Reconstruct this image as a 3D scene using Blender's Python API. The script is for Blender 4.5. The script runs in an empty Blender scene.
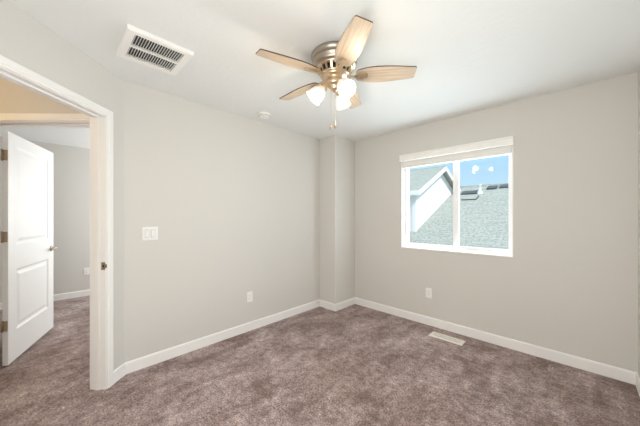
import bpy, bmesh, math, random
from mathutils import Vector, Matrix
random.seed(7)
PI = math.pi
scene = bpy.context.scene
COL = scene.collection

# ------------------------------------------------------------------ camera
YAW = 0.7748
CAM_H = 1.3147
cam_data = bpy.data.cameras.new('camera')
cam_data.sensor_width = 36.0
cam_data.lens = 262.12 / 640 * 36.0
cam_data.shift_y = 3.25 / 640
cam_data.clip_start = 0.02
cam_data.clip_end = 500
cam = bpy.data.objects.new('camera', cam_data)
cam.location = (0, 0, CAM_H)
cam.rotation_euler = (PI / 2, 0, YAW)
COL.objects.link(cam)
scene.camera = cam

# ------------------------------------------------------------------ world, sun, exposure
SKY_HORIZON = (0.66, 0.84, 0.97)
SKY_LOW = (0.36, 0.66, 0.97)
SKY_HIGH = (0.85, 0.95, 1.10)
world = bpy.data.worlds.new('sky')
scene.world = world
world.use_nodes = True
wn, wl = world.node_tree.nodes, world.node_tree.links
wn.clear()
w_out = wn.new('ShaderNodeOutputWorld')
w_bg = wn.new('ShaderNodeBackground')
w_tc = wn.new('ShaderNodeTexCoord')
w_sep = wn.new('ShaderNodeSeparateXYZ')
w_ramp = wn.new('ShaderNodeValToRGB')
w_ramp.color_ramp.elements[0].position = 0.0
w_ramp.color_ramp.elements[0].color = (*SKY_HORIZON, 1)
w_ramp.color_ramp.elements[1].position = 0.24
w_ramp.color_ramp.elements[1].color = (*SKY_LOW, 1)
e = w_ramp.color_ramp.elements.new(0.7)
e.color = (*SKY_HIGH, 1)
wl.new(w_tc.outputs['Generated'], w_sep.inputs[0])
wl.new(w_sep.outputs['Z'], w_ramp.inputs[0])
wl.new(w_ramp.outputs[0], w_bg.inputs[0])
w_bg.inputs[1].default_value = 0.72
wl.new(w_bg.outputs[0], w_out.inputs[0])


def sun_lamp(name, to_sun, strength, angle, color):
    d = bpy.data.lights.new(name, 'SUN')
    d.energy = strength
    d.angle = math.radians(angle)
    d.color = color
    o = bpy.data.objects.new(name, d)
    o.rotation_euler = Vector(to_sun).to_track_quat('Z', 'Y').to_euler()
    o.location = (6, -4, 12)
    COL.objects.link(o)
    return o


sun_lamp('sun', (0.75, -0.35, 0.75), 2.3, 0.6, (1.0, 0.97, 0.92))

def area_lamp(name, loc, aim, sx, sy, energy, color):
    d = bpy.data.lights.new(name, 'AREA')
    d.shape = 'RECTANGLE'
    d.size, d.size_y = sx, sy
    d.energy = energy
    d.color = color
    o = bpy.data.objects.new(name, d)
    o.location = loc
    o.rotation_euler = (Vector(aim) - Vector(loc)).to_track_quat('-Z', 'Y').to_euler()
    COL.objects.link(o)
    return o


# daylight coming in through the window
area_lamp('window_daylight', (-1.04, 3.352, 1.49), (-1.04, 0.0, 1.49), 1.16, 1.12, 11.0, (0.86, 0.945, 1.0))
area_lamp('window_skylight', (-1.04, 3.258, 1.425), (-1.04, 0.0, 1.425), 1.12, 0.98, 11.5, (0.81, 0.94, 1.0))
# added soft fill lamp behind the camera; the room has no such source
area_lamp('rear_fill', (-0.33, -0.52, 1.25), (-1.05, 1.5, 1.95), 1.1, 1.7, 39.0, (0.985, 0.98, 0.965))

FAN_LIGHT = 1.9
HALL_LIGHT = 7.6
BEDROOM_LIGHT = 29.0

vs = scene.view_settings
vs.view_transform = 'Standard'
vs.look = 'None'
vs.exposure = 0.65
vs.gamma = 1.0
vs.use_curve_mapping = False
scene.cycles.max_bounces = 14
scene.cycles.diffuse_bounces = 10
scene.cycles.glossy_bounces = 4
scene.cycles.transparent_max_bounces = 12
scene.cycles.caustics_reflective = False
scene.cycles.caustics_refractive = False
scene.cycles.sample_clamp_indirect = 6.0

# ------------------------------------------------------------------ room measures
H = 2.44
XL, YW, XR = -2.6891, 3.1892, 0.3392      # left wall, window wall, right wall
YD = 0.4205                                # left wall meets the slanted doorway wall
CHX, CHY = -2.3885, 2.7436                 # outer corner of the boxed-out chase
BH, BT = 0.097, 0.012                      # baseboard
S = 2 ** -0.5


def G(d, p, z=0.0):
    """doorway frame: d along the slanted wall (from the left-wall corner),
    p through it into the hall"""
    return Vector((XL + d * S - p * S, YD - d * S - p * S, z))


GM = Matrix(((S, -S, 0, XL), (-S, -S, 0, YD), (0, 0, 1, 0), (0, 0, 0, 1)))   # (d,p,z) -> world


# ------------------------------------------------------------------ materials
def srgb(r, g, b):
    f = lambda c: (c / 255 / 12.92) if c / 255 <= 0.04045 else ((c / 255 + 0.055) / 1.055) ** 2.4
    return (f(r), f(g), f(b))


def mat(name, color, rough=0.5, metal=0.0, noise=None, bump=None, spec=0.5, coat=0.0):
    """noise = (scale, amount) value variation, bump = (scale, strength, distance)"""
    m = bpy.data.materials.new(name)
    m.use_nodes = True
    n, l = m.node_tree.nodes, m.node_tree.links
    b = n['Principled BSDF']
    b.inputs['Base Color'].default_value = (*color, 1)
    b.inputs['Roughness'].default_value = rough
    b.inputs['Metallic'].default_value = metal
    b.inputs['Specular IOR Level'].default_value = spec
    b.inputs['Coat Weight'].default_value = coat
    tc = n.new('ShaderNodeTexCoord')
    if noise:
        t = n.new('ShaderNodeTexNoise')
        t.inputs['Scale'].default_value = noise[0]
        t.inputs['Detail'].default_value = 4
        l.new(tc.outputs['Object'], t.inputs['Vector'])
        mx = n.new('ShaderNodeMix')
        mx.data_type = 'RGBA'
        a = noise[1]
        mx.inputs[6].default_value = (*[c * (1 - a) for c in color], 1)
        mx.inputs[7].default_value = (*[min(1, c * (1 + a)) for c in color], 1)
        l.new(t.outputs['Fac'], mx.inputs[0])
        l.new(mx.outputs[2], b.inputs['Base Color'])
    if bump:
        t = n.new('ShaderNodeTexNoise')
        t.inputs['Scale'].default_value = bump[0]
        t.inputs['Detail'].default_value = 3
        l.new(tc.outputs['Object'], t.inputs['Vector'])
        bp = n.new('ShaderNodeBump')
        bp.inputs['Strength'].default_value = bump[1]
        bp.inputs['Distance'].default_value = bump[2]
        l.new(t.outputs['Fac'], bp.inputs['Height'])
        l.new(bp.outputs[0], b.inputs['Normal'])
    return m


M_WALL = mat('wall_paint', srgb(214, 211.5, 206.5), 0.75, noise=(1.5, 0.012), bump=(130, 0.12, 0.002), spec=0.25)
M_CEIL = mat('ceiling_paint', srgb(232, 233.5, 232), 0.85, noise=(1.2, 0.01), bump=(30, 0.4, 0.004), spec=0.2)
M_TRIM = mat('trim_paint', srgb(242, 241, 239), 0.5, noise=(3, 0.01), spec=0.3)
M_DOOR = mat('door_paint', srgb(242, 242, 241), 0.38, noise=(3, 0.01), spec=0.4)
M_VINYL = mat('white_vinyl', srgb(250, 251, 252), 0.35, noise=(6, 0.01))
M_PLASTIC = mat('white_plastic', srgb(242, 241, 238), 0.3, noise=(9, 0.01))
M_PLASTIC_SHADE = mat('white_plastic_shaded', srgb(196, 194, 190), 0.5, noise=(9, 0.01))  # greyer copy of the plastic: gap shade around the rockers put into the colour
M_BLIND = mat('blind_white', srgb(246, 244, 240), 0.45, noise=(4, 0.02))
M_DARK = mat('dark_void', (0.03, 0.028, 0.026), 0.8, noise=(5, 0.2))
M_DUCT = mat('duct_grey', (0.06, 0.056, 0.052), 0.7, noise=(5, 0.2))
M_NICKEL = mat('brushed_nickel', (0.46, 0.40, 0.33), 0.34, metal=1.0, noise=(40, 0.08))
M_BRONZE = mat('hinge_bronze', (0.46, 0.36, 0.26), 0.4, metal=1.0, noise=(40, 0.1))
M_BRASS = mat('antique_nickel', (0.76, 0.61, 0.43), 0.3, metal=1.0, noise=(30, 0.08))
M_STEEL = mat('plated_steel', (0.6, 0.6, 0.58), 0.35, metal=1.0, noise=(30, 0.06))
M_REG = mat('register_enamel', srgb(236, 231, 221), 0.4, noise=(20, 0.03))
M_SIDING = mat('white_siding', srgb(246, 245, 244), 0.6, noise=(2, 0.015))
M_WHITEMETAL = mat('white_metal', srgb(244, 244, 242), 0.5, noise=(4, 0.02))
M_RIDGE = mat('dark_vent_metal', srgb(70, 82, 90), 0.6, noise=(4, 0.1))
M_GRASS = mat('yard_grass', srgb(96, 110, 70), 0.9, noise=(2, 0.3))
M_STUCCO = mat('exterior_stucco', srgb(200, 196, 186), 0.9, noise=(3, 0.05))
M_FOB = mat('fob_bronze', (0.42, 0.27, 0.15), 0.35, metal=0.8, noise=(30, 0.1))


def carpet_material():
    m = bpy.data.materials.new('carpet_pile')
    m.use_nodes = True
    n, l = m.node_tree.nodes, m.node_tree.links
    b = n['Principled BSDF']
    b.inputs['Roughness'].default_value = 1.0
    b.inputs['Specular IOR Level'].default_value = 0.05
    b.inputs['Sheen Weight'].default_value = 0.25
    b.inputs['Sheen Roughness'].default_value = 0.5
    tc = n.new('ShaderNodeTexCoord')

    def noise(scale, detail, rough=0.55, dist=0.0, vec=None):
        t = n.new('ShaderNodeTexNoise')
        t.inputs['Scale'].default_value = scale
        t.inputs['Detail'].default_value = detail
        t.inputs['Roughness'].default_value = rough
        t.inputs['Distortion'].default_value = dist
        l.new(vec or tc.outputs['Object'], t.inputs['Vector'])
        return t

    def mixc(fac, a, c, blend='MIX'):
        x = n.new('ShaderNodeMix')
        x.data_type = 'RGBA'
        x.blend_type = blend
        for sock, v in ((0, fac), (6, a), (7, c)):
            if hasattr(v, 'is_linked'):
                l.new(v, x.inputs[sock])
            else:
                x.inputs[sock].default_value = v
        return x.outputs[2]

    # brushed patches: where the pile lies one way or the other
    mp = n.new('ShaderNodeMapping')
    mp.inputs['Scale'].default_value = (1.0, 0.75, 1.0)
    mp.inputs['Rotation'].default_value = (0, 0, 0.5)
    l.new(tc.outputs['Object'], mp.inputs['Vector'])
    patch = noise(4.2, 6, 0.68, 0.6, mp.outputs[0])
    pr = n.new('ShaderNodeValToRGB')
    pr.color_ramp.elements[0].position = 0.36
    pr.color_ramp.elements[1].position = 0.66
    l.new(patch.outputs['Fac'], pr.inputs[0])
    base = mixc(pr.outputs[0], (*srgb(125, 104, 97), 1), (*srgb(182, 165, 161), 1))
    # faint vacuum-cleaner stripes, parallel to the long wall
    wv = n.new('ShaderNodeTexWave')
    wv.bands_direction = 'X'
    wv.inputs['Scale'].default_value = 2.3
    wv.inputs['Distortion'].default_value = 2.2
    wv.inputs['Detail'].default_value = 3
    wv.inputs['Detail Scale'].default_value = 0.8
    l.new(tc.outputs['Object'], wv.inputs['Vector'])
    wr = n.new('ShaderNodeValToRGB')
    wr.color_ramp.elements[0].color = (0.91, 0.90, 0.90, 1)
    wr.color_ramp.elements[1].color = (1.05, 1.05, 1.05, 1)
    l.new(wv.outputs['Fac'], wr.inputs[0])
    base = mixc(1.0, base, wr.outputs[0], 'MULTIPLY')
    # wide, slow drift between brown and greyer pile
    big = noise(0.9, 2, 0.5, 0.4)
    bgr = n.new('ShaderNodeValToRGB')
    bgr.color_ramp.elements[0].position = 0.36
    bgr.color_ramp.elements[0].color = (0.88, 0.84, 0.80, 1)
    bgr.color_ramp.elements[1].position = 0.64
    bgr.color_ramp.elements[1].color = (1.06, 1.07, 1.10, 1)
    l.new(big.outputs['Fac'], bgr.inputs[0])
    base = mixc(1.0, base, bgr.outputs[0], 'MULTIPLY')
    # tufts
    tuft = noise(85, 4, 0.75)
    tr = n.new('ShaderNodeValToRGB')
    tr.color_ramp.elements[0].position = 0.32
    tr.color_ramp.elements[0].color = (0.16, 0.14, 0.14, 1)
    tr.color_ramp.elements[1].position = 0.68
    tr.color_ramp.elements[1].color = (1.85, 1.84, 1.84, 1)
    l.new(tuft.outputs['Fac'], tr.inputs[0])
    c1 = mixc(1.0, base, tr.outputs[0], 'MULTIPLY')
    clump = noise(22, 5, 0.7)
    cr = n.new('ShaderNodeValToRGB')
    cr.color_ramp.elements[0].position = 0.3
    cr.color_ramp.elements[0].color = (0.54, 0.52, 0.51, 1)
    cr.color_ramp.elements[1].position = 0.7
    cr.color_ramp.elements[1].color = (1.46, 1.46, 1.47, 1)
    l.new(clump.outputs['Fac'], cr.inputs[0])
    c2 = mixc(1.0, c1, cr.outputs[0], 'MULTIPLY')
    l.new(c2, b.inputs['Base Color'])
    add = n.new('ShaderNodeMath')
    add.operation = 'ADD'
    l.new(tuft.outputs['Fac'], add.inputs[0])
    l.new(clump.outputs['Fac'], add.inputs[1])
    bp = n.new('ShaderNodeBump')
    bp.inputs['Strength'].default_value = 0.7
    bp.inputs['Distance'].default_value = 0.012
    l.new(add.outputs[0], bp.inputs['Height'])
    l.new(bp.outputs[0], b.inputs['Normal'])
    return m


M_CARPET = carpet_material()


def wood_material():
    """light limed wood; grain runs along the blade's local X"""
    m = bpy.data.materials.new('blade_wood')
    m.use_nodes = True
    n, l = m.node_tree.nodes, m.node_tree.links
    b = n['Principled BSDF']
    b.inputs['Roughness'].default_value = 0.42
    tc = n.new('ShaderNodeTexCoord')
    mp = n.new('ShaderNodeMapping')
    mp.inputs['Scale'].default_value = (2.2, 60, 20)
    l.new(tc.outputs['Object'], mp.inputs['Vector'])
    t = n.new('ShaderNodeTexNoise')
    t.inputs['Scale'].default_value = 1.6
    t.inputs['Detail'].default_value = 6
    t.inputs['Distortion'].default_value = 0.5
    l.new(mp.outputs[0], t.inputs['Vector'])
    r = n.new('ShaderNodeValToRGB')
    r.color_ramp.elements[0].position = 0.3
    r.color_ramp.elements[0].color = (*srgb(176, 156, 132), 1)
    r.color_ramp.elements[1].position = 0.7
    r.color_ramp.elements[1].color = (*srgb(222, 204, 180), 1)
    l.new(t.outputs['Fac'], r.inputs[0])
    l.new(r.outputs[0], b.inputs['Base Color'])
    return m


M_BLADE = wood_material()
M_BLADE_EDGE = mat('blade_edge', srgb(92, 68, 52), 0.5, noise=(30, 0.15))


def shingle_material():
    m = bpy.data.materials.new('asphalt_shingle')
    m.use_nodes = True
    n, l = m.node_tree.nodes, m.node_tree.links
    b = n['Principled BSDF']
    b.inputs['Roughness'].default_value = 0.95
    b.inputs['Specular IOR Level'].default_value = 0.1
    tc = n.new('ShaderNodeTexCoord')
    br = n.new('ShaderNodeTexBrick')
    br.inputs['Color1'].default_value = (*srgb(180, 185, 179), 1)
    br.inputs['Color2'].default_value = (*srgb(168, 173, 168), 1)
    br.inputs['Mortar'].default_value = (*srgb(158, 162, 158), 1)
    br.inputs['Scale'].default_value = 1.0
    br.inputs['Mortar Size'].default_value = 0.008
    br.inputs['Brick Width'].default_value = 0.30
    br.inputs['Row Height'].default_value = 0.13
    l.new(tc.outputs['Object'], br.inputs['Vector'])
    t = n.new('ShaderNodeTexNoise')
    t.inputs['Scale'].default_value = 14
    t.inputs['Detail'].default_value = 5
    t.inputs['Roughness'].default_value = 0.7
    l.new(tc.outputs['Object'], t.inputs['Vector'])
    r = n.new('ShaderNodeValToRGB')
    r.color_ramp.elements[0].position = 0.3
    r.color_ramp.elements[0].color = (0.62, 0.63, 0.62, 1)
    r.color_ramp.elements[1].position = 0.72
    r.color_ramp.elements[1].color = (1.3, 1.3, 1.3, 1)
    l.new(t.outputs['Fac'], r.inputs[0])
    x = n.new('ShaderNodeMix')
    x.data_type = 'RGBA'
    x.blend_type = 'MULTIPLY'
    x.inputs[0].default_value = 1.0
    l.new(br.outputs['Color'], x.inputs[6])
    l.new(r.outputs[0], x.inputs[7])
    l.new(x.outputs[2], b.inputs['Base Color'])
    return m


M_SHINGLE = shingle_material()


def glass_material():
    m = bpy.data.materials.new('window_glass')
    m.use_nodes = True
    n, l = m.node_tree.nodes, m.node_tree.links
    n.remove(n['Principled BSDF'])
    out = n['Material Output']
    tr = n.new('ShaderNodeBsdfTransparent')
    tr.inputs[0].default_value = (0.96, 0.98, 0.97, 1)
    gl = n.new('ShaderNodeBsdfGlossy')
    gl.inputs['Roughness'].default_value = 0.01
    fr = n.new('ShaderNodeFresnel')
    fr.inputs['IOR'].default_value = 1.45
    nz = n.new('ShaderNodeTexNoise')
    nz.inputs['Scale'].default_value = 1.5
    mu = n.new('ShaderNodeMath')
    mu.operation = 'MULTIPLY_ADD'
    mu.inputs[1].default_value = 0.01
    mu.inputs[2].default_value = 1.44
    l.new(nz.outputs['Fac'], mu.inputs[0])
    l.new(mu.outputs[0], fr.inputs['IOR'])
    mx = n.new('ShaderNodeMixShader')
    l.new(fr.outputs[0], mx.inputs[0])
    l.new(tr.outputs[0], mx.inputs[1])
    l.new(gl.outputs[0], mx.inputs[2])
    l.new(mx.outputs[0], out.inputs[0])
    return m


M_GLASS = glass_material()


def shade_material():
    """frosted opal glass lit by the bulb inside"""
    m = bpy.data.materials.new('opal_glass')
    m.use_nodes = True
    n = m.node_tree.nodes
    b = n['Principled BSDF']
    b.inputs['Base Color'].default_value = (0.9, 0.88, 0.84, 1)
    b.inputs['Roughness'].default_value = 0.35
    b.inputs['Emission Color'].default_value = (1.0, 0.93, 0.80, 1)
    b.inputs['Emission Strength'].default_value = 0.75
    t = n.new('ShaderNodeTexNoise')
    t.inputs['Scale'].default_value = 14
    mr = n.new('ShaderNodeMapRange')
    mr.inputs[3].default_value = 0.16
    mr.inputs[4].default_value = 0.22
    m.node_tree.links.new(t.outputs['Fac'], mr.inputs[0])
    m.node_tree.links.new(mr.outputs[0], b.inputs['Emission Strength'])
    return m


M_SHADE = shade_material()


def bulb_material():
    m = bpy.data.materials.new('lit_bulb')
    m.use_nodes = True
    b = m.node_tree.nodes['Principled BSDF']
    b.inputs['Base Color'].default_value = (1, 0.97, 0.9, 1)
    b.inputs['Emission Color'].default_value = (1.0, 0.94, 0.82, 1)
    b.inputs['Emission Strength'].default_value = 9.0
    return m


M_BULB = bulb_material()


# ------------------------------------------------------------------ mesh helpers
class MB:
    def __init__(self, M=None):
        self.bm = bmesh.new()
        self.M = M or Matrix.Identity(4)

    def _add(self, verts, faces, M=None, smooth=False, mi=0):
        T = self.M @ M if M is not None else self.M
        vs_ = [self.bm.verts.new(T @ Vector(v)) for v in verts]
        out = []
        for f in faces:
            try:
                fc = self.bm.faces.new([vs_[i] for i in f])
                fc.smooth = smooth
                fc.material_index = mi
                out.append(fc)
            except ValueError:
                pass
        return vs_, out

    def box(self, lo, hi, bevel=0.0, M=None, seg=1, mi=0):
        x0, y0, z0 = [min(a, b) for a, b in zip(lo, hi)]
        x1, y1, z1 = [max(a, b) for a, b in zip(lo, hi)]
        v = [(x0, y0, z0), (x1, y0, z0), (x1, y1, z0), (x0, y1, z0), (x0, y0, z1), (x1, y0, z1), (x1, y1, z1), (x0, y1, z1)]
        f = [(0, 3, 2, 1), (4, 5, 6, 7), (0, 1, 5, 4), (1, 2, 6, 5), (2, 3, 7, 6), (3, 0, 4, 7)]
        vs_, fs = self._add(v, f, M, mi=mi)
        if bevel > 0:
            es = list({e for fc in fs for e in fc.edges})
            bmesh.ops.bevel(self.bm, geom=es, offset=bevel, segments=seg, affect='EDGES', profile=0.5)
        return self

    def prism(self, pts, z0, z1, M=None, mi=0, side_mi=None, smooth=False):
        """polygon in XY extruded in Z"""
        n = len(pts)
        v = [(p[0], p[1], z0) for p in pts] + [(p[0], p[1], z1) for p in pts]
        self._add(v, [tuple(range(n - 1, -1, -1)), tuple(range(n, 2 * n))], M, mi=mi)
        T = self.M @ M if M is not None else self.M
        vs_ = [self.bm.verts.new(T @ Vector(q)) for q in v]
        for i in range(n):
            j = (i + 1) % n
            fc = self.bm.faces.new((vs_[i], vs_[j], vs_[n + j], vs_[n + i]))
            fc.material_index = mi if side_mi is None else side_mi
            fc.smooth = smooth
        return self

    def sweep(self, prof, a, b, up=(0, 0, 1), flip=1, M=None):
        """profile (out, up) swept straight from a to b"""
        a, b = Vector(a), Vector(b)
        t = (b - a).normalized()
        u = Vector(up)
        o = t.cross(u).normalized() * flip
        n = len(prof)
        v = [a + o * p[0] + u * p[1] for p in prof] + [b + o * p[0] + u * p[1] for p in prof]
        f = [(i, (i + 1) % n, n + (i + 1) % n, n + i) for i in range(n)] + [tuple(range(n)), tuple(range(2 * n - 1, n - 1, -1))]
        self._add(v, f, M)
        return self

    def lathe(self, prof, seg=32, M=None, smooth=True, mi=0):
        """(r, z) profile round local Z"""
        v, f, n = [], [], len(prof)
        for k in range(seg):
            a = 2 * PI * k / seg
            for r, z in prof:
                v.append((r * math.cos(a), r * math.sin(a), z))
        for k in range(seg):
            k2 = (k + 1) % seg
            for i in range(n - 1):
                f.append((k * n + i, k2 * n + i, k2 * n + i + 1, k * n + i + 1))
        vs_, fs = self._add(v, f, M, smooth, mi)
        bmesh.ops.remove_doubles(self.bm, verts=vs_, dist=1e-6)
        return self

    def tube(self, path, r, seg=10, M=None, cap=True):
        path = [Vector(p) for p in path]
        rings = []
        T = self.M @ M if M is not None else self.M
        prev = None
        for i, p in enumerate(path):
            t = (path[min(i + 1, len(path) - 1)] - path[max(i - 1, 0)]).normalized()
            ref = prev if prev is not None else (Vector((0, 0, 1)) if abs(t.z) < 0.9 else Vector((1, 0, 0)))
            x = (ref - t * ref.dot(t)).normalized()
            prev = x
            y = t.cross(x)
            rr = r[i] if isinstance(r, (list, tuple)) else r
            rings.append([self.bm.verts.new(T @ (p + x * math.cos(2 * PI * k / seg) * rr + y * math.sin(2 * PI * k / seg) * rr)) for k in range(seg)])
        for i in range(len(rings) - 1):
            for k in range(seg):
                fc = self.bm.faces.new((rings[i][k], rings[i][(k + 1) % seg], rings[i + 1][(k + 1) % seg], rings[i + 1][k]))
                fc.smooth = True
        if cap:
            self.bm.faces.new(rings[0][::-1])
            self.bm.faces.new(rings[-1])
        return self

    def build(self, name, m, parent=None, origin=None):
        bmesh.ops.recalc_face_normals(self.bm, faces=self.bm.faces[:])
        if origin is not None:
            bmesh.ops.translate(self.bm, verts=self.bm.verts[:], vec=-Vector(origin))
        me = bpy.data.meshes.new(name)
        self.bm.to_mesh(me)
        self.bm.free()
        for x in (m if isinstance(m, (list, tuple)) else [m]):
            me.materials.append(x)
        o = bpy.data.objects.new(name, me)
        if origin is not None:
            o.location = origin
        COL.objects.link(o)
        if parent is not None:
            o.parent = parent
            if parent.type == 'EMPTY' or parent.location.length > 0 or True:
                o.matrix_parent_inverse = world_matrix(parent).inverted()
        return o


def world_matrix(o):
    if o is None:
        return Matrix.Identity(4)
    loc = Matrix.LocRotScale(o.location, o.rotation_euler, o.scale)
    if o.parent is None:
        return loc
    return world_matrix(o.parent) @ o.matrix_parent_inverse @ loc


def tag(o, label=None, cat=None, group=None, kind=None):
    if label: o['label'] = label
    if cat: o['category'] = cat
    if group: o['group'] = group
    if kind: o['kind'] = kind
    return o


def structure(o, label, cat):
    return tag(o, label, cat, kind='structure')


def empty(name, loc, rz=0.0):
    o = bpy.data.objects.new(name, None)
    o.empty_display_size = 0.1
    o.location = loc
    o.rotation_euler = (0, 0, rz)
    COL.objects.link(o)
    return o


def frame_matrix(origin, x, y):
    """local X,Y,Z -> world; Z = X cross Y"""
    x, y = Vector(x).normalized(), Vector(y).normalized()
    z = x.cross(y)
    m = Matrix((x, y, z)).transposed().to_4x4()
    m.translation = Vector(origin)
    return m


# ------------------------------------------------------------------ room shell
WT = 0.115        # wall thickness
FAR_X = -5.80    # far wall of the other bedroom
OP0, OP1, OPH = 0.195, 1.01, 2.068           # this room's door opening along d
O20, O21 = 0.205, 1.092                     # second opening along p
D_IN, D_OUT = 0.09, -0.05                   # faces of the second doorway's wall
WX0, WX1, WZ0, WZ1 = -1.635, -0.447, 0.909, 2.10   # window opening
WTH = 0.16       # window wall thickness
BACK_Y = -0.55

mb = MB()
mb.box((-6.0, -3.3, -0.12), (XR + 0.12, YW + WTH, 0.0))
structure(mb.build('floor', M_CARPET), 'taupe brown cut-pile carpet covering the whole floor', 'floor')
mb = MB()
mb.box((-6.0, -3.3, H), (XR + 0.12, YW + WTH, H + 0.12))
structure(mb.build('ceiling', M_CEIL), 'flat off-white lightly textured ceiling', 'ceiling')

mb = MB()
mb.box((XL - 0.12, YD - 0.05, 0), (XL, YW, H))
structure(mb.build('wall_left', M_WALL), 'long light greige wall with the light switch and an outlet', 'wall')
# chase with eased outer corner
r = 0.014
pts = [(XL, CHY), (CHX - r, CHY)]
for k in range(1, 6):
    a = -PI / 2 + k * (PI / 2) / 6
    pts.append((CHX - r + r * math.cos(a), CHY + r + r * math.sin(a)))
pts += [(CHX, CHY + r), (CHX, YW), (XL, YW)]
mb = MB()
mb.prism(pts, 0, H)
structure(mb.build('wall_chase', M_WALL), 'narrow boxed-out greige wall column filling the far left corner', 'wall')
mb = MB()
mb.box((XL - 0.12, YW, 0), (WX0, YW + WTH, H))
mb.box((WX1, YW, 0), (XR + 0.12, YW + WTH, H))
mb.box((WX0, YW, 0), (WX1, YW + WTH, WZ0))
mb.box((WX0, YW, WZ1), (WX1, YW + WTH, H))
structure(mb.build('wall_back', M_WALL), 'light greige wall around the window', 'wall')
mb = MB()
mb.box((XR, BACK_Y, 0), (XR + 0.12, YW, H))
structure(mb.build('wall_right', M_WALL), 'greige wall at the right edge of the picture', 'wall')
mb = MB()
end = G(1.372, 0)
mb.box((end.x - 0.2, BACK_Y - 0.12, 0), (XR + 0.12, BACK_Y, H))
structure(mb.build('wall_near', M_WALL), 'greige wall behind the camera', 'wall')

# slanted doorway wall: three boxes around the opening
mb = MB(GM)
mb.box((0.0, 0, 0), (OP0 - 0.018, WT, H))
mb.box((OP1 + 0.018, 0, 0), (1.38, WT, H))
mb.box((OP0 - 0.018, 0, OPH + 0.018), (OP1 + 0.018, WT, H))
structure(mb.build('wall_entry', M_WALL), 'slanted greige wall holding the open doorway on the left', 'wall')

# hall beyond it, and the wall with the second doorway
mb = MB(GM)
mb.box((D_OUT, WT * 0.5 + 0.03, 0), (D_IN, O20 - 0.018, H))
mb.box((D_OUT, O21 + 0.018, 0), (D_IN, 3.9, H))
mb.box((D_OUT, O20 - 0.018, OPH + 0.018), (D_IN, O21 + 0.018, H))
structure(mb.build('wall_hall', M_WALL), 'hall wall above and around the second doorway', 'wall')
mb = MB(GM)
mb.box((D_IN, 1.62, 0), (2.4, 1.74, H))
structure(mb.build('wall_hall_left', M_WALL), 'hall wall facing the first doorway, out of the picture', 'wall')
mb = MB(GM)
mb.box((2.28, WT, 0), (2.4, 1.62, H))
mb.box((1.38, 0.0, 0), (2.4, WT, H))
structure(mb.build('wall_hall_end', M_WALL), 'end wall of the small hall, out of the picture', 'wall')

mb = MB()
mb.box((FAR_X - 0.12, -3.3, 0), (FAR_X, 2.12, H))
structure(mb.build('wall_bedroom', M_WALL), 'grey wall of the other bedroom seen past the white door', 'wall')
mb = MB()
mb.box((FAR_X, 2.0, 0), (XL - 0.12, 2.12, H))
structure(mb.build('wall_bedroom_side', M_WALL), 'side wall of the other bedroom, out of the picture', 'wall')

# baseboards --------------------------------------------------------------
PROF = [(0, 0), (BT, 0), (BT, BH - 0.012), (BT - 0.003, BH - 0.004), (BT - 0.006, BH), (0, BH)]


def baseboard(name, a, b, flip, label, extra=0.0):
    m = MB()
    m.sweep(PROF, a, b, flip=flip)
    return structure(m.build(name, M_TRIM), label, 'baseboard')


baseboard('baseboard_left', (XL, YD - 0.004, 0), (XL, CHY, 0), 1, 'white baseboard along the wall with the light switch')
m = MB()
m.sweep(PROF, (XL + BT, CHY, 0), (CHX + BT, CHY, 0), flip=1)
m.sweep(PROF, (CHX, CHY - BT * 0.0, 0), (CHX, YW - BT, 0), flip=1)
structure(m.build('baseboard_chase', M_TRIM), 'short white baseboard wrapping the boxed-out corner column', 'baseboard')
baseboard('baseboard_back', (CHX, YW, 0), (XR, YW, 0), 1, 'white baseboard under the window')
baseboard('baseboard_right', (XR, YW - BT, 0), (XR, BACK_Y, 0), 1, 'white baseboard along the right edge of the picture')
a, b = G(0.0, 0), G(0.134, 0)
baseboard('baseboard_entry', a, b, -1, 'tiny white baseboard between doorway casing and corner')
baseboard('baseboard_bedroom', (FAR_X, -3.0, 0), (FAR_X, 2.0, 0), 1, 'white baseboard in the other bedroom beyond the door')

# door casings ------------------------------------------------------------
CW, CT = 0.055, 0.015


def casing_bars(m, u0, u1, top, face, sgn, axis):
    """flat stepped casing around an opening u0..u1; axis 'd' = wall along d, face at p;
    axis 'p' = wall along p, face at d"""
    def bx(ua, ub, za, zb, t0, t1, bev):
        if axis == 'd':
            m.box((ua, face, za), (ub, face + sgn * t1, zb), bev)
        else:
            m.box((face, ua, za), (face + sgn * t1, ub, zb), bev)
    rv = 0.005
    o = CW + rv
    for t, i0, i1 in ((CT, 0.018, o), (CT * 0.72, rv, 0.024)):
        bx(u0 - i1, u0 - i0, 0.0, top + i1, 0, t, 0.003)
        bx(u1 + i0, u1 + i1, 0.0, top + i1, 0, t, 0.003)
        bx(u0 - i0, u1 + i0, top + i0, top + i1, 0, t, 0.003)


t1 = structure(empty('trim_1', G(OP0, 0)), 'white frame and casing of the near doorway', 'door frame')
m = MB(GM)
casing_bars(m, OP0, OP1, OPH, 0.0, -1, 'd')
m.build('casing', M_TRIM, t1)
m = MB(GM)
casing_bars(m, OP0, OP1, OPH, WT, 1, 'd')
m.build('casing', M_TRIM, t1)
m = MB(GM)
m.box((OP0 - 0.018, 0, 0), (OP0, WT, OPH), 0.001)
m.box((OP1, 0, 0), (OP1 + 0.018, WT, OPH), 0.001)
m.box((OP0 - 0.018, 0, OPH), (OP1 + 0.018, WT, OPH + 0.018), 0.001)
m.build('jamb', M_TRIM, t1)
m = MB(GM)
m.box((OP0, 0.040, 0), (OP0 + 0.011, 0.075, OPH), 0.002)
m.box((OP1 - 0.011, 0.040, 0), (OP1, 0.075, OPH), 0.002)
m.box((OP0, 0.040, OPH - 0.011), (OP1, 0.075, OPH), 0.002)
m.build('door_stop', M_TRIM, t1)
m = MB(GM)
zc = 0.937
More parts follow.
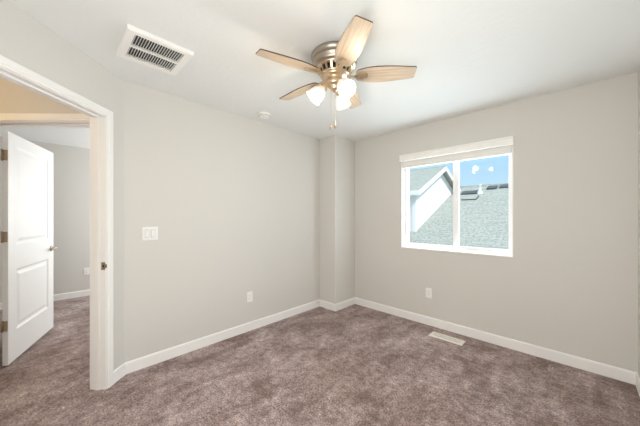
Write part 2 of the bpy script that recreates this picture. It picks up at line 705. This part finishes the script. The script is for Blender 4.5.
m.box((OP0, 0.002, zc - 0.029), (OP0 + 0.002, 0.031, zc + 0.029), 0.0008)
m.box((OP0 - 0.001, -0.010, zc - 0.014), (OP0 + 0.0018, 0.004, zc + 0.014), 0.0008)
sp = m.build('strike_plate', M_BRONZE, t1)
sp['label'] = 'bronze strike plate'
m = MB(GM)
m.box((OP0 + 0.0015, 0.011, zc - 0.010), (OP0 + 0.0026, 0.021, zc + 0.010))
m.build('latch_hole', M_DARK, sp)

t2 = structure(empty('trim_2', G(D_IN, O20)), 'cream frame and casing of the second doorway across the hall', 'door frame')
m = MB(GM)
casing_bars(m, O20, O21, OPH, D_IN, 1, 'p')
m.build('casing', M_TRIM, t2)
m = MB(GM)
casing_bars(m, O20, O21, OPH, D_OUT, -1, 'p')
m.build('casing', M_TRIM, t2)
m = MB(GM)
m.box((D_OUT, O20 - 0.018, 0), (D_IN, O20, OPH), 0.001)
m.box((D_OUT, O21, 0), (D_IN, O21 + 0.018, OPH), 0.001)
m.box((D_OUT, O20 - 0.018, OPH), (D_IN, O21 + 0.018, OPH + 0.018), 0.001)
m.build('jamb', M_TRIM, t2)
m = MB(GM)
m.box((0.0, O20, 0), (0.035, O20 + 0.011, OPH), 0.002)
m.box((0.0, O21 - 0.011, 0), (0.035, O21, OPH), 0.002)
m.box((0.0, O20, OPH - 0.011), (0.035, O21, OPH), 0.002)
m.build('door_stop', M_TRIM, t2)

# ------------------------------------------------------------------ the white door standing open in the second doorway
DW, DT, DZ0, DZ1 = 0.893, 0.035, 0.018, 2.055
e_d, e_p = -0.892, 0.452                       # door direction in (d,p)
o_w = G(-0.110, 1.084, 0)
ex = (G(e_d, e_p) - G(0, 0)).normalized()      # along the leaf, hinge -> free edge
ey = (G(0.452, 0.892) - G(0, 0)).normalized()  # through the thickness, away from us
DM = frame_matrix(o_w, ex, ey)
flipz = DM.to_3x3().col[2].z < 0


def DP(x, y, z):
    v = o_w + ex * x + ey * y
    return Vector((v.x, v.y, z))


class DoorMB(MB):
    pass


dm = Matrix((ex, ey, Vector((0, 0, 1)))).transposed().to_4x4()
dm.translation = o_w
door = structure(empty('door_1', o_w, math.atan2(ex.y, ex.x)), 'white two-panel door standing open into the other bedroom', 'door')


def door_leaf():
    bm = bmesh.new()
    xs = [0, 0.130, DW - 0.130, DW]
    zs = [DZ0, 0.285, 0.835, 1.055, 1.955, DZ1]
    panels = []
    for yy in (0.0, DT):
        g = [[bm.verts.new((x, yy, z)) for z in zs] for x in xs]
        for i in range(3):
            for j in range(5):
                f = bm.faces.new((g[i][j], g[i + 1][j], g[i + 1][j + 1], g[i][j + 1]))
                if i == 1 and j in (1, 3):
                    panels.append((f, yy))
    bm.verts.ensure_lookup_table()
    for (xa, za, xb, zb) in [(0, zs[0], 0, zs[-1]), (DW, zs[0], DW, zs[-1])]:
        bm.faces.new([bm.verts.new((xa, 0, za)), bm.verts.new((xa, 0, zb)), bm.verts.new((xa, DT, zb)), bm.verts.new((xa, DT, za))])
    for z in (zs[0], zs[-1]):
        bm.faces.new([bm.verts.new((0, 0, z)), bm.verts.new((DW, 0, z)), bm.verts.new((DW, DT, z)), bm.verts.new((0, DT, z))])
    bmesh.ops.remove_doubles(bm, verts=bm.verts[:], dist=1e-6)
    bmesh.ops.recalc_face_normals(bm, faces=bm.faces[:])
    for f, yy in panels:
        inward = 1 if yy == 0 else -1

        def step(th, dep):
            bmesh.ops.inset_region(bm, faces=[f], thickness=th, use_even_offset=True)
            for v in f.verts:
                v.co.y += inward * dep
        step(0.010, 0.007)
        step(0.012, 0.003)
        step(0.010, 0.0)
        step(0.026, -0.006)
    return bm


m = MB()
m.bm.free()
m.bm = door_leaf()
bmesh.ops.transform(m.bm, matrix=dm, verts=m.bm.verts[:])
m.build('leaf', M_DOOR, door)
for zc in (0.36, 1.135, 1.845):
    m = MB(dm)
    m.box((-0.0025, 0.003, zc - 0.045), (0.0, 0.032, zc + 0.045), 0.0008)     # leaf on the door's edge
    m.tube([(-0.007, 0.036, zc - 0.047), (-0.007, 0.036, zc + 0.047)], 0.0065, 12)
    m.tube([(-0.007, 0.036, zc - 0.052), (-0.007, 0.036, zc - 0.047)], [0.003, 0.006], 10)
    m.tube([(-0.007, 0.036, zc + 0.047), (-0.007, 0.036, zc + 0.052)], [0.006, 0.003], 10)
    h = m.build('hinge', M_BRONZE, door)
    h['label'] = 'bronze butt hinge'
m = MB(dm)
zc, xc = 0.945, DW - 0.065
for sgn, y0 in ((-1, 0.0), (1, DT)):
    Mx = Matrix.Translation((xc, y0, zc)) @ Matrix.Rotation(PI / 2 * (1 if sgn < 0 else -1), 4, 'X')
    m.lathe([(0, 0), (0.031, 0), (0.032, 0.004), (0.028, 0.009), (0.014, 0.012), (0.011, 0.03), (0.011, 0.045), (0, 0.047)], 24, Mx)
    yk = y0 + sgn * 0.045
    m.tube([(xc + 0.006, yk, zc), (xc - 0.02, yk + sgn * 0.004, zc + 0.001), (xc - 0.06, yk + sgn * 0.002, zc + 0.003), (xc - 0.105, yk - sgn * 0.006, zc - 0.002)], [0.0095, 0.010, 0.009, 0.0075], 12)
m.box((DW - 0.0, 0.006, zc - 0.028), (DW + 0.0016, 0.029, zc + 0.028), 0.0006)
h = m.build('door_handle', M_NICKEL, door)
h['label'] = 'brushed nickel lever handle'

# ------------------------------------------------------------------ window
win = structure(empty('window_1', ((WX0 + WX1) / 2, YW, WZ0)), 'white two-pane sliding window looking onto the neighbouring roof', 'window')
LT = 0.010
yin = YW - 0.004
m = MB()
m.box((WX0, yin, WZ0), (WX0 + LT, YW + 0.10, WZ1), 0.001)
m.box((WX1 - LT, yin, WZ0), (WX1, YW + 0.10, WZ1), 0.001)
m.box((WX0 + LT, yin, WZ1 - LT), (WX1 - LT, YW + 0.10, WZ1), 0.001)
m.build('window_liner', M_TRIM, win)
m = MB()
m.box((WX0, yin - 0.004, WZ0 - 0.004), (WX1, YW + 0.10, WZ0 + LT), 0.002)
m.build('window_sill', M_TRIM, win)
FY0, FY1 = YW + 0.085, YW + 0.15
fx0, fx1, fz0, fz1 = WX0 + LT, WX1 - LT, WZ0 + LT, WZ1 - LT
m = MB()
fw = 0.022
m.box((fx0, FY0, fz0), (fx0 + fw, FY1, fz1), 0.002)
m.box((fx1 - fw, FY0, fz0), (fx1, FY1, fz1), 0.002)
m.box((fx0 + fw, FY0, fz0), (fx1 - fw, FY1, fz0 + fw), 0.002)
m.box((fx0 + fw, FY0, fz1 - fw), (fx1 - fw, FY1, fz1), 0.002)
m.build('window_frame', M_VINYL, win)


def sash(x0, x1, y, sw0, sw1, lab):
    z0, z1 = fz0 + fw, fz1 - fw
    mm = MB()
    rw = 0.026
    mm.box((x0, y, z0), (x0 + sw0, y + 0.025, z1), 0.002)
    mm.box((x1 - sw1, y, z0), (x1, y + 0.025, z1), 0.002)
    mm.box((x0 + sw0, y, z0), (x1 - sw1, y + 0.025, z0 + rw), 0.002)
    mm.box((x0 + sw0, y, z1 - rw), (x1 - sw1, y + 0.025, z1), 0.002)
    so = mm.build('sash', M_VINYL, win)
    g = MB()
    g.box((x0 + sw0 - 0.004, y + 0.010, z0 + rw - 0.004), (x1 - sw1 + 0.004, y + 0.014, z1 - rw + 0.004))
    g.build('glass_pane', M_GLASS, so)


sash(fx0 + fw, -0.976, FY0 + 0.004, 0.026, 0.058, 'left')
sash(-1.004, fx1 - fw, FY0 + 0.034, 0.028, 0.026, 'right')

# raised blind
bl = tag(empty('window_blind', ((WX0 + WX1) / 2, YW, 2.03)), 'white slatted blind pulled all the way up at the top of the window', 'blind')
m = MB()
vprof = [(0.0, 2.022), (0.046, 2.022), (0.050, 2.024), (0.050, 2.036), (0.044, 2.040), (0.044, 2.076), (0.050, 2.086), (0.053, 2.099), (0.0, 2.099)]
xa, xb = WX0 - 0.002, WX1 + 0.006
n = len(vprof)
v = [(xa, YW - 0.001 - p[0], p[1]) for p in vprof] + [(xb, YW - 0.001 - p[0], p[1]) for p in vprof]
m._add(v, [(i, (i + 1) % n, n + (i + 1) % n, n + i) for i in range(n)] + [tuple(range(n)), tuple(range(2 * n - 1, n - 1, -1))])
m.build('valance', M_BLIND, bl)
m = MB()
m.box((fx0 + 0.004, YW + 0.010, 2.045), (fx1 - 0.004, YW + 0.062, fz1), 0.002)
m.build('headrail', M_BLIND, bl)
nz = 9
for k in range(nz):
    z = 1.9645 + k * 0.0088
    m = MB()
    Mx = Matrix.Translation(((fx0 + fx1) / 2, YW + 0.035, z)) @ Matrix.Rotation(math.radians(random.uniform(-0.6, 0.6)), 4, 'X')
    hw = (fx1 - fx0) / 2 - 0.006
    m.box((-hw, -0.025, -0.0039), (hw, 0.025, 0.0039), 0.0012, Mx)
    m.build('slat', M_BLIND, bl)
m = MB()
m.box((fx0 + 0.006, YW + 0.010, 1.940), (fx1 - 0.006, YW + 0.060, 1.958), 0.003)
m.build('bottom_rail', M_BLIND, bl)
for x in (WX0 + 0.09, (WX0 + WX1) / 2, WX1 - 0.13):
    m = MB()
    m.box((x - 0.003, YW + 0.007, 1.938), (x + 0.003, YW + 0.0085, 2.046))
    m.build('ladder_cord', M_BLIND, bl)

# ------------------------------------------------------------------ ceiling fan
FC = Vector((-1.212, 1.385, H))
ROOM_Z = 2.295
fan = tag(empty('ceiling_fan', FC), 'flush-mount ceiling fan with five pale wood blades and three lit frosted shades', 'ceiling fan')
FM = Matrix.Translation((FC.x, FC.y, 0))
m = MB(FM)
m.lathe([(0, 2.4395), (0.158, 2.4395), (0.163, 2.435), (0.163, 2.418), (0.157, 2.412), (0.154, 2.405), (0.154, 2.392), (0.157, 2.389),
         (0.157, 2.384), (0.153, 2.381), (0.151, 2.362), (0.143, 2.351), (0.126, 2.347), (0, 2.347)], 56)
m.build('motor_housing', M_NICKEL, fan)
m = MB(FM)
m.lathe([(0, 2.348), (0.098, 2.348), (0.080, 2.300), (0, 2.300)], 48)
m.build('motor_core', M_DARK, fan)
m = MB(FM)
m.lathe([(0.100, 2.350), (0.126, 2.350), (0.128, 2.345), (0.118, 2.339), (0.100, 2.341)], 48)
for k in range(18):
    Mx = Matrix.Rotation(2 * PI * k / 18, 4, 'Z')
    v = [(0.121, -0.0085, 2.343), (0.121, 0.0085, 2.343), (0.112, 0.0085, 2.343), (0.112, -0.0085, 2.343),
         (0.098, -0.006, 2.300), (0.098, 0.006, 2.300), (0.089, 0.006, 2.300), (0.089, -0.006, 2.300)]
    m._add(v, [(0, 1, 2, 3), (7, 6, 5, 4), (0, 4, 5, 1), (1, 5, 6, 2), (2, 6, 7, 3), (3, 7, 4, 0)], Mx)
m.lathe([(0.080, 2.304), (0.101, 2.304), (0.104, 2.299), (0.098, 2.292), (0.080, 2.292)], 48)
m.build('vent_ring', M_BRASS, fan)
m = MB(FM)
m.lathe([(0, 2.296), (0.088, 2.296), (0.090, 2.288), (0.078, 2.281), (0.060, 2.277), (0.058, 2.262), (0.062, 2.258), (0.062, 2.236),
         (0.054, 2.228), (0.036, 2.222), (0.034, 2.206), (0.028, 2.198), (0.014, 2.193), (0.010, 2.184), (0, 2.181)], 44)
m.build('switch_housing', M_BRASS, fan)

BL_R0, BL_R1 = 0.150, 0.549


def blade_outline():
    # half widths along the radius
    st = [(0.150, 0.030), (0.158, 0.044), (0.175, 0.052), (0.205, 0.0605), (0.245, 0.0675), (0.290, 0.0705), (0.340, 0.0695), (0.400, 0.065), (0.460, 0.0585), (0.515, 0.0525), (0.538, 0.0500), (0.546, 0.046), (0.549, 0.040)]
    up = [(r_, w * 1.05) for r_, w in st]
    return up + [(r_, -w) for r_, w in reversed(st)]


PITCH = math.radians(-13)
for i in range(5):
    a = 5.702 + i * 2 * PI / 5
    BMX = Matrix.Translation((FC.x, FC.y, ROOM_Z)) @ Matrix.Rotation(a, 4, 'Z')
    br = MB(BMX)
    # iron: arm from hub, flaring to a rounded plate under the blade root
    br.prism([(0.070, -0.016), (0.110, -0.012), (0.140, -0.014), (0.140, 0.014), (0.110, 0.012), (0.070, 0.016)], -0.010, -0.002)
    pl_ = []
    for k in range(20):
        t = 2 * PI * k / 20
        pl_.append((0.183 + 0.045 * math.cos(t), 0.021 * math.sin(t) * (1.0 + 0.25 * math.cos(t))))
    RM = Matrix.Rotation(PITCH, 4, 'X')
    br.prism(pl_, -0.0165, -0.0035, RM, smooth=True)
    for sx, sy in ((0.165, 0.0), (0.203, 0.010), (0.203, -0.010)):
        br.lathe([(0, -0.0195), (0.0035, -0.019), (0.005, -0.0165), (0, -0.0165)], 10, RM @ Matrix.Translation((sx, sy, 0)))
    iron = br.build('blade_iron', M_BRASS, fan)
    b_ = MB()
    b_.prism(blade_outline(), -0.0035, 0.0035, None, 0, 1)
    bo = b_.build('blade', [M_BLADE, M_BLADE_EDGE])
    bo.matrix_world = BMX @ RM
    bo.parent = fan
    bo.matrix_parent_inverse = world_matrix(fan).inverted()

# light kit
right = Vector((math.cos(YAW), math.sin(YAW), 0))
for k, ang in enumerate((PI, PI + 2 * PI / 3, PI - 2 * PI / 3)):
    dirh = Matrix.Rotation(ang, 3, 'Z') @ right
    neck = Vector((FC.x, FC.y, 2.222)) + dirh * 0.068
    axis = (dirh * 0.72 + Vector((0, 0, -0.70))).normalized()
    Q = axis.to_track_quat('Z', 'Y').to_matrix().to_4x4()
    Q.translation = neck
    m = MB()
    m.tube([Vector((FC.x, FC.y, 2.244)) + dirh * 0.050, Vector((FC.x, FC.y, 2.240)) + dirh * 0.060, neck - axis * 0.004, neck + axis * 0.006], [0.013, 0.0125, 0.012, 0.012], 14)
    m.lathe([(0, -0.004), (0.016, -0.004), (0.026, 0.004), (0.029, 0.012), (0.029, 0.022), (0.026, 0.022), (0.026, 0.010), (0, 0.008)], 28, Q)
    arm = m.build('light_arm', M_BRASS, fan)
    m = MB()
    out = [(0.0245, 0.010), (0.027, 0.020), (0.036, 0.032), (0.046, 0.046), (0.0525, 0.064), (0.0555, 0.084), (0.0575, 0.102), (0.0600, 0.116)]
    inn = [(r_ - 0.003, z) for r_, z in out]
    m.lathe(out + [(0.0590, 0.118)] + inn[::-1], 40, Q)
    sh = m.build('lamp_shade', M_SHADE, fan)
    sh['label'] = 'lit frosted glass bell shade'
    m = MB()
    m.lathe([(0, 0.018), (0.012, 0.018), (0.013, 0.030), (0.020, 0.044), (0.0255, 0.060), (0.0265, 0.070), (0.0235, 0.082), (0.015, 0.091), (0, 0.095)], 24, Q)
    m.build('bulb', M_BULB, sh)
    ld = bpy.data.lights.new('bulb_light', 'POINT')
    ld.energy = FAN_LIGHT
    ld.color = (1.0, 0.86, 0.66)
    ld.shadow_soft_size = 0.03
    lo = bpy.data.objects.new('bulb_light', ld)
    lo.location = neck + axis * 0.135
    COL.objects.link(lo)
# pull chains
for (lat, dep, zb) in ((-0.026, 0.012, 1.925), (0.006, 0.020, 1.937)):
    fwd = Vector((-math.sin(YAW), math.cos(YAW), 0))
    p = Vector((FC.x, FC.y, 0)) + right * lat + fwd * dep
    m = MB()
    m.tube([(p.x, p.y, 2.215), (p.x, p.y, zb + 0.034)], 0.0011, 6)
    for j in range(0, 62):
        z = 2.21 - j * 0.004
        if z < zb + 0.036: break
        bmesh.ops.create_icosphere(m.bm, subdivisions=1, radius=0.0017, matrix=Matrix.Translation((p.x, p.y, z)))
    ch = m.build('pull_chain', M_BRASS, fan)
    m = MB(Matrix.Translation((p.x, p.y, zb)))
    m.lathe([(0, 0), (0.004, 0.001), (0.0068, 0.007), (0.0072, 0.014), (0.0055, 0.024), (0.003, 0.031), (0.0022, 0.036), (0, 0.036)], 16)
    m.build('fob', M_FOB, ch)

# ------------------------------------------------------------------ ceiling return vent
vx0, vx1, vy0, vy1 = -2.262, -1.874, 0.306, 0.680
vent = tag(empty('ceiling_vent', ((vx0 + vx1) / 2, (vy0 + vy1) / 2, H)), 'square white louvred air vent in the ceiling near the doorway', 'vent')
ix0, ix1, iy0, iy1 = -2.212, -1.912, 0.352, 0.632
m = MB()
zo, zi = H - 0.0005, H - 0.025
# sloped rim then flat face
ring = lambda q, z: [(vx0 + q, vy0 + q, z), (vx1 - q, vy0 + q, z), (vx1 - q, vy1 - q, z), (vx0 + q, vy1 - q, z)]
inner = lambda z: [(ix0, iy0, z), (ix1, iy0, z), (ix1, iy1, z), (ix0, iy1, z)]
loops = [ring(0, zo), ring(0.001, H - 0.018), ring(0.007, zi), inner(zi), inner(H - 0.003)]
v = [q for lp in loops for q in lp]
f = []
for a_ in range(len(loops) - 1):
    for k in range(4):
        k2 = (k + 1) % 4
        f.append((a_ * 4 + k, a_ * 4 + k2, (a_ + 1) * 4 + k2, (a_ + 1) * 4 + k))
m._add(v, f)
m.build('frame', M_PLASTIC, vent)
m = MB()
m.box((ix0, iy0, H - 0.003), (ix1, iy1, H - 0.0005))
m.build('duct_opening', M_DUCT, vent)
m = MB()
xm = -2.066
m.box((xm - 0.006, iy0, H - 0.024), (xm + 0.006, iy1, H - 0.004), 0.001)
m.build('centre_bar', M_PLASTIC, vent)
ns = 19
for (xa, xb) in ((ix0 + 0.001, xm - 0.006), (xm + 0.006, ix1 - 0.001)):
    for k in range(ns):
        y = iy0 + (k + 0.5) * (iy1 - iy0) / ns
        m = MB()
        Mx = Matrix.Translation((0, y, H - 0.0145)) @ Matrix.Rotation(math.radians(-12), 4, 'X')
        m.box((xa, -0.0012, -0.0075), (xb, 0.0012, 0.0075), 0, Mx)
        m.build('louvre', M_PLASTIC, vent)

# ------------------------------------------------------------------ smoke detector
sd = Vector((-2.462, 1.637, H))
det = tag(empty('smoke_detector', sd), 'round white smoke detector on the ceiling by the left wall', 'smoke detector')
m = MB(Matrix.Translation((sd.x, sd.y, 0)))
m.lathe([(0, H - 0.0005), (0.068, H - 0.0005), (0.069, H - 0.008), (0.066, H - 0.012), (0, H - 0.012)], 40)
m.build('base', M_PLASTIC, det)
m = MB(Matrix.Translation((sd.x, sd.y, 0)))
m.lathe([(0, H - 0.012), (0.060, H - 0.012), (0.061, H - 0.020), (0.056, H - 0.030), (0.042, H - 0.036), (0.040, H - 0.035), (0.018, H - 0.037), (0, H - 0.0375)], 40)
m.build('cover', M_PLASTIC, det)
m = MB(Matrix.Translation((sd.x, sd.y, 0)))
for k in range(28):
    Mx = Matrix.Rotation(2 * PI * k / 28, 4, 'Z')
    m.box((0.0575, -0.004, H - 0.0255), (0.0608, 0.004, H - 0.0225), 0, Mx)
m.build('vent_slot', M_DARK, det, None)
m = MB(Matrix.Translation((sd.x + 0.022, sd.y - 0.012, 0)))
m.lathe([(0, H - 0.036), (0.009, H - 0.036), (0.009, H - 0.0385), (0, H - 0.039)], 18)
m.build('test_button', M_PLASTIC, det)


# ------------------------------------------------------------------ wall plates
def plate_matrix(origin, normal):
    n_ = Vector(normal)
    x = Vector((0, 0, 1)).cross(n_)
    return frame_matrix(origin, x, (0, 0, 1))      # local z = normal


def rounded_plate(m, w, h, t, M):
    m.box((-w / 2, -h / 2, 0.0002), (w / 2, h / 2, t), 0.0022, M, 2)


def outlet(origin, normal, label):
    o = tag(empty('wall_outlet', origin), label, 'outlet', 'wall outlets')
    M = plate_matrix(origin, normal)
    m = MB()
    rounded_plate(m, 0.072, 0.118, 0.006, M)
    m.build('cover_plate', M_PLASTIC, o)
    m = MB()
    m.box((-0.0165, -0.0335, 0.005), (0.0165, 0.0335, 0.0078), 0.001, M)
    m.build('receptacle', M_PLASTIC, o)
    m = MB()
    for cy_ in (0.017, -0.017):
        m.box((-0.0075, cy_ - 0.001, 0.0072), (-0.0055, cy_ + 0.008, 0.0080), 0, M)
        m.box((0.0055, cy_ - 0.000, 0.0072), (0.0075, cy_ + 0.007, 0.0080), 0, M)
        m.box((-0.002, cy_ - 0.009, 0.0072), (0.002, cy_ - 0.005, 0.0080), 0, M)
    m.build('socket_slots', M_DARK, o)
    for cy_ in (0.0485, -0.0485):
        m = MB()
        m.lathe([(0, 0.0068), (0.003, 0.0066), (0.0034, 0.006), (0, 0.006)], 12, M @ Matrix.Translation((0, cy_, 0)))
        m.build('cover_screw', M_WHITEMETAL, o)
    return o


outlet((XL, 1.588, 0.388), (1, 0, 0), 'white outlet low on the long wall, between the light switch and the corner column')
outlet((-1.279, YW, 0.386), (0, -1, 0), 'white outlet under the window')
outlet((FAR_X, 0.398, 0.405), (1, 0, 0), 'white outlet in the other bedroom, seen through the doorway')

so = (XL, 0.604, 1.163)
sw = tag(empty('light_switch', so), 'white double rocker light switch on the long wall near the doorway', 'light switch')
M = plate_matrix(so, (1, 0, 0))
m = MB()
rounded_plate(m, 0.118, 0.118, 0.006, M)
m.build('cover_plate', M_PLASTIC, sw)
for cx_, tilt in ((-0.023, 5), (0.023, -5)):
    m = MB()
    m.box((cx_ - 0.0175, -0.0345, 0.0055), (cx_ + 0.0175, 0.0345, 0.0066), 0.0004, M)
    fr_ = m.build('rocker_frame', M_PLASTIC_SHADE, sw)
    m = MB()
    m.box((-0.0150, -0.0312, -0.001), (0.0150, 0.0312, 0.0042), 0.001, M @ Matrix.Translation((cx_, 0, 0.0068)) @ Matrix.Rotation(math.radians(tilt), 4, 'X'))
    m.build('rocker', M_PLASTIC, sw)

# ------------------------------------------------------------------ floor register
rx0, rx1, ry0, ry1 = -1.166, -0.830, 2.904, 3.030
reg = tag(empty('floor_register', ((rx0 + rx1) / 2, (ry0 + ry1) / 2, 0)), 'long cream metal heating register set in the carpet below the window', 'floor vent')
m = MB()
q = 0.026
lo, hi = 0.0005, 0.010
loops = []
for (g, z) in ((0, lo), (0.001, 0.006), (0.008, hi), (q, hi), (q + 0.001, 0.003)):
    loops += [(rx0 + g, ry0 + g, z), (rx1 - g, ry0 + g, z), (rx1 - g, ry1 - g, z), (rx0 + g, ry1 - g, z)]
f = []
for a_ in range(4):
    for k in range(4):
        k2 = (k + 1) % 4
        f.append((a_ * 4 + k, a_ * 4 + k2, (a_ + 1) * 4 + k2, (a_ + 1) * 4 + k))
m._add(loops, f)
m.build('frame', M_REG, reg)
m = MB()
m.box((rx0 + q, ry0 + q, 0.0006), (rx1 - q, ry1 - q, 0.0026))
m.build('duct_opening', M_DUCT, reg)
nf = 34
m_y = (ry0 + ry1) / 2
for k in range(nf):
    x = rx0 + q + (k + 0.5) * (rx1 - rx0 - 2 * q) / nf
    m = MB()
    Mx = Matrix.Translation((x, m_y, 0.0062)) @ Matrix.Rotation(math.radians(52), 4, 'Y')
    m.box((-0.0017, -(ry1 - ry0) / 2 + q, -0.0036), (0.0017, (ry1 - ry0) / 2 - q, 0.0036), 0, Mx)
    m.build('louvre', M_REG, reg)
m = MB()
m.box((rx0 + q, m_y - 0.003, 0.004), (rx1 - q, m_y + 0.003, 0.0098), 0.0008)
m.build('centre_bar', M_REG, reg)

# ------------------------------------------------------------------ outside: the neighbouring house
GZ = -2.95
m = MB()
m.box((-60, YW + WTH + 0.05, GZ - 0.1), (60, 90, GZ))
structure(m.build('ground', M_GRASS), 'yard between the houses, far below the window', 'ground')
house = tag(empty('neighbour_house', (-2.4, 9.0, GZ)), 'neighbouring house with grey shingle roof and white gable seen through the window', 'house')


def slab(name, x0, x1, ya, za, yb, zb, th, material, parent):
    """roof plane from (ya,za) eave to (yb,zb) ridge; its own local frame so shingles run along the slope"""
    L = math.hypot(yb - ya, zb - za)
    ang = math.atan2(zb - za, yb - ya)
    mm = MB()
    mm.box((0, 0, -th), (x1 - x0, L, 0))
    o = mm.build(name, material)
    o.location = (x0, ya, za)
    o.rotation_euler = (ang, 0, 0)
    o.parent = parent
    o.matrix_parent_inverse = world_matrix(parent).inverted()
    return o


RY, RZ, RS = 11.0, 2.38, 0.42
EY = 4.9
EZ = RZ - RS * (RY - EY)
slab('main_roof', -9.0, 6.0, EY, EZ, RY, RZ, 0.10, M_SHINGLE, house)
slab('main_roof_rear', -9.0, 6.0, RY + 6.0, RZ - RS * 6.0, RY, RZ, 0.10, M_SHINGLE, house)
m = MB()
m.box((-8.8, EY + 0.35, GZ), (5.8, RY + 5.6, EZ + 0.05))
m.build('house_wall', M_STUCCO, house)
m = MB()
m.box((-9.0, EY - 0.10, EZ - 0.13), (6.0, EY, EZ - 0.01), 0.01)
m.build('gutter', M_WHITEMETAL, house)
# taller wing with its gable towards us on the right
XG, OV = -3.35, 0.20
PY, PZ, PS = 9.28, 2.985, 0.452
WY0, WY1 = 7.40, PY + (PY - 7.40)
ey0, ez0 = 7.18, PZ - PS * (PY - 7.18)
# body: pentagon in (y,z) extruded along x
pent = [(WY0, 0.2), (WY1, 0.2), (WY1, PZ - 0.06 - PS * (WY1 - PY)), (PY, PZ - 0.06), (WY0, PZ - 0.06 - PS * (PY - WY0))]
m = MB()
v = [(-8.8, y, z) for y, z in pent] + [(XG, y, z) for y, z in pent]
m._add(v, [(0, 1, 2, 3, 4), (9, 8, 7, 6, 5)] + [(i, (i + 1) % 5, 5 + (i + 1) % 5, 5 + i) for i in range(5)])
m.build('gable_wall', M_SIDING, house)
slab('wing_roof', -9.0, XG + OV, ey0, ez0, PY, PZ, 0.05, M_SHINGLE, house)
slab('wing_roof_rear', -9.0, XG + OV, 2 * PY - ey0, ez0, PY, PZ, 0.05, M_SHINGLE, house)
# rake boards and eave fascia
m = MB()
xf = XG + OV
for sg in (-1, 1):
    yb = PY + sg * (PY - ey0)
    quad = [(PY, PZ + 0.005), (yb, ez0 + 0.005), (yb, ez0 - 0.125), (PY, PZ - 0.125)]
    v = [(xf - 0.002, y, z) for y, z in quad] + [(xf + 0.022, y, z) for y, z in quad]
    m._add(v, [(0, 1, 2, 3), (7, 6, 5, 4)] + [(i, (i + 1) % 4, 4 + (i + 1) % 4, 4 + i) for i in range(4)])
m.build('rake_board', M_SIDING, house)
m = MB()
m.box((-9.0, ey0 - 0.022, ez0 - 0.125), (xf + 0.022, ey0, ez0 + 0.005), 0.004)
m.build('eave_fascia', M_SIDING, house)
m = MB()
m.box((XG - 0.10, WY0 - 0.015, 0.4), (XG + 0.015, WY0 + 0.10, ez0 - 0.06), 0.003)
m.build('corner_board', M_SIDING, house)


def on_roof(x, y):
    return Vector((x, y, RZ - RS * (RY - y)))


p = on_roof(-2.40, 10.385)
m = MB(Matrix.Translation(p))
m.lathe([(0.10, -0.05), (0.085, 0.03), (0.045, 0.08), (0.040, 0.10), (0.040, 0.27), (0.052, 0.275), (0.052, 0.31), (0.0, 0.315)], 20)
m.build('vent_pipe', M_WHITEMETAL, house)
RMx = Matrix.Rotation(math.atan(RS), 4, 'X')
for x, y, w_ in ((-2.12, 10.80, 0.30), (-1.73, 10.86, 0.34), (-2.72, 10.42, 0.52)):  # the widest is a dark box on the streak beside the pipe
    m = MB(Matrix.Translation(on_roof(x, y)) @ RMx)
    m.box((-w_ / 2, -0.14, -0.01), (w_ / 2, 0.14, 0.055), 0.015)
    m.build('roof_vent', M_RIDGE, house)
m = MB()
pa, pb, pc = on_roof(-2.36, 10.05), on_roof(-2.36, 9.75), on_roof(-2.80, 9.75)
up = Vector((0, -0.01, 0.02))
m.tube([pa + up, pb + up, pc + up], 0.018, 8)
m.build('roof_dark_bar', M_RIDGE, house)  # thin dark L-shaped bar lying on the main roof

# ------------------------------------------------------------------ lamps of the hall and the other bedroom
def point(name, loc, energy, color, size):
    d = bpy.data.lights.new(name, 'POINT')
    d.energy = energy
    d.color = color
    d.shadow_soft_size = size
    o = bpy.data.objects.new(name, d)
    o.location = loc
    COL.objects.link(o)


point('hall_lamp', G(0.95, 1.2, 2.25), HALL_LIGHT, (1.0, 0.72, 0.42), 0.12)
area_lamp('bedroom_daylight', (-4.95, 1.9, 1.45), (-4.95, 0, 1.35), 1.6, 1.3, BEDROOM_LIGHT, (0.95, 0.99, 1.0))
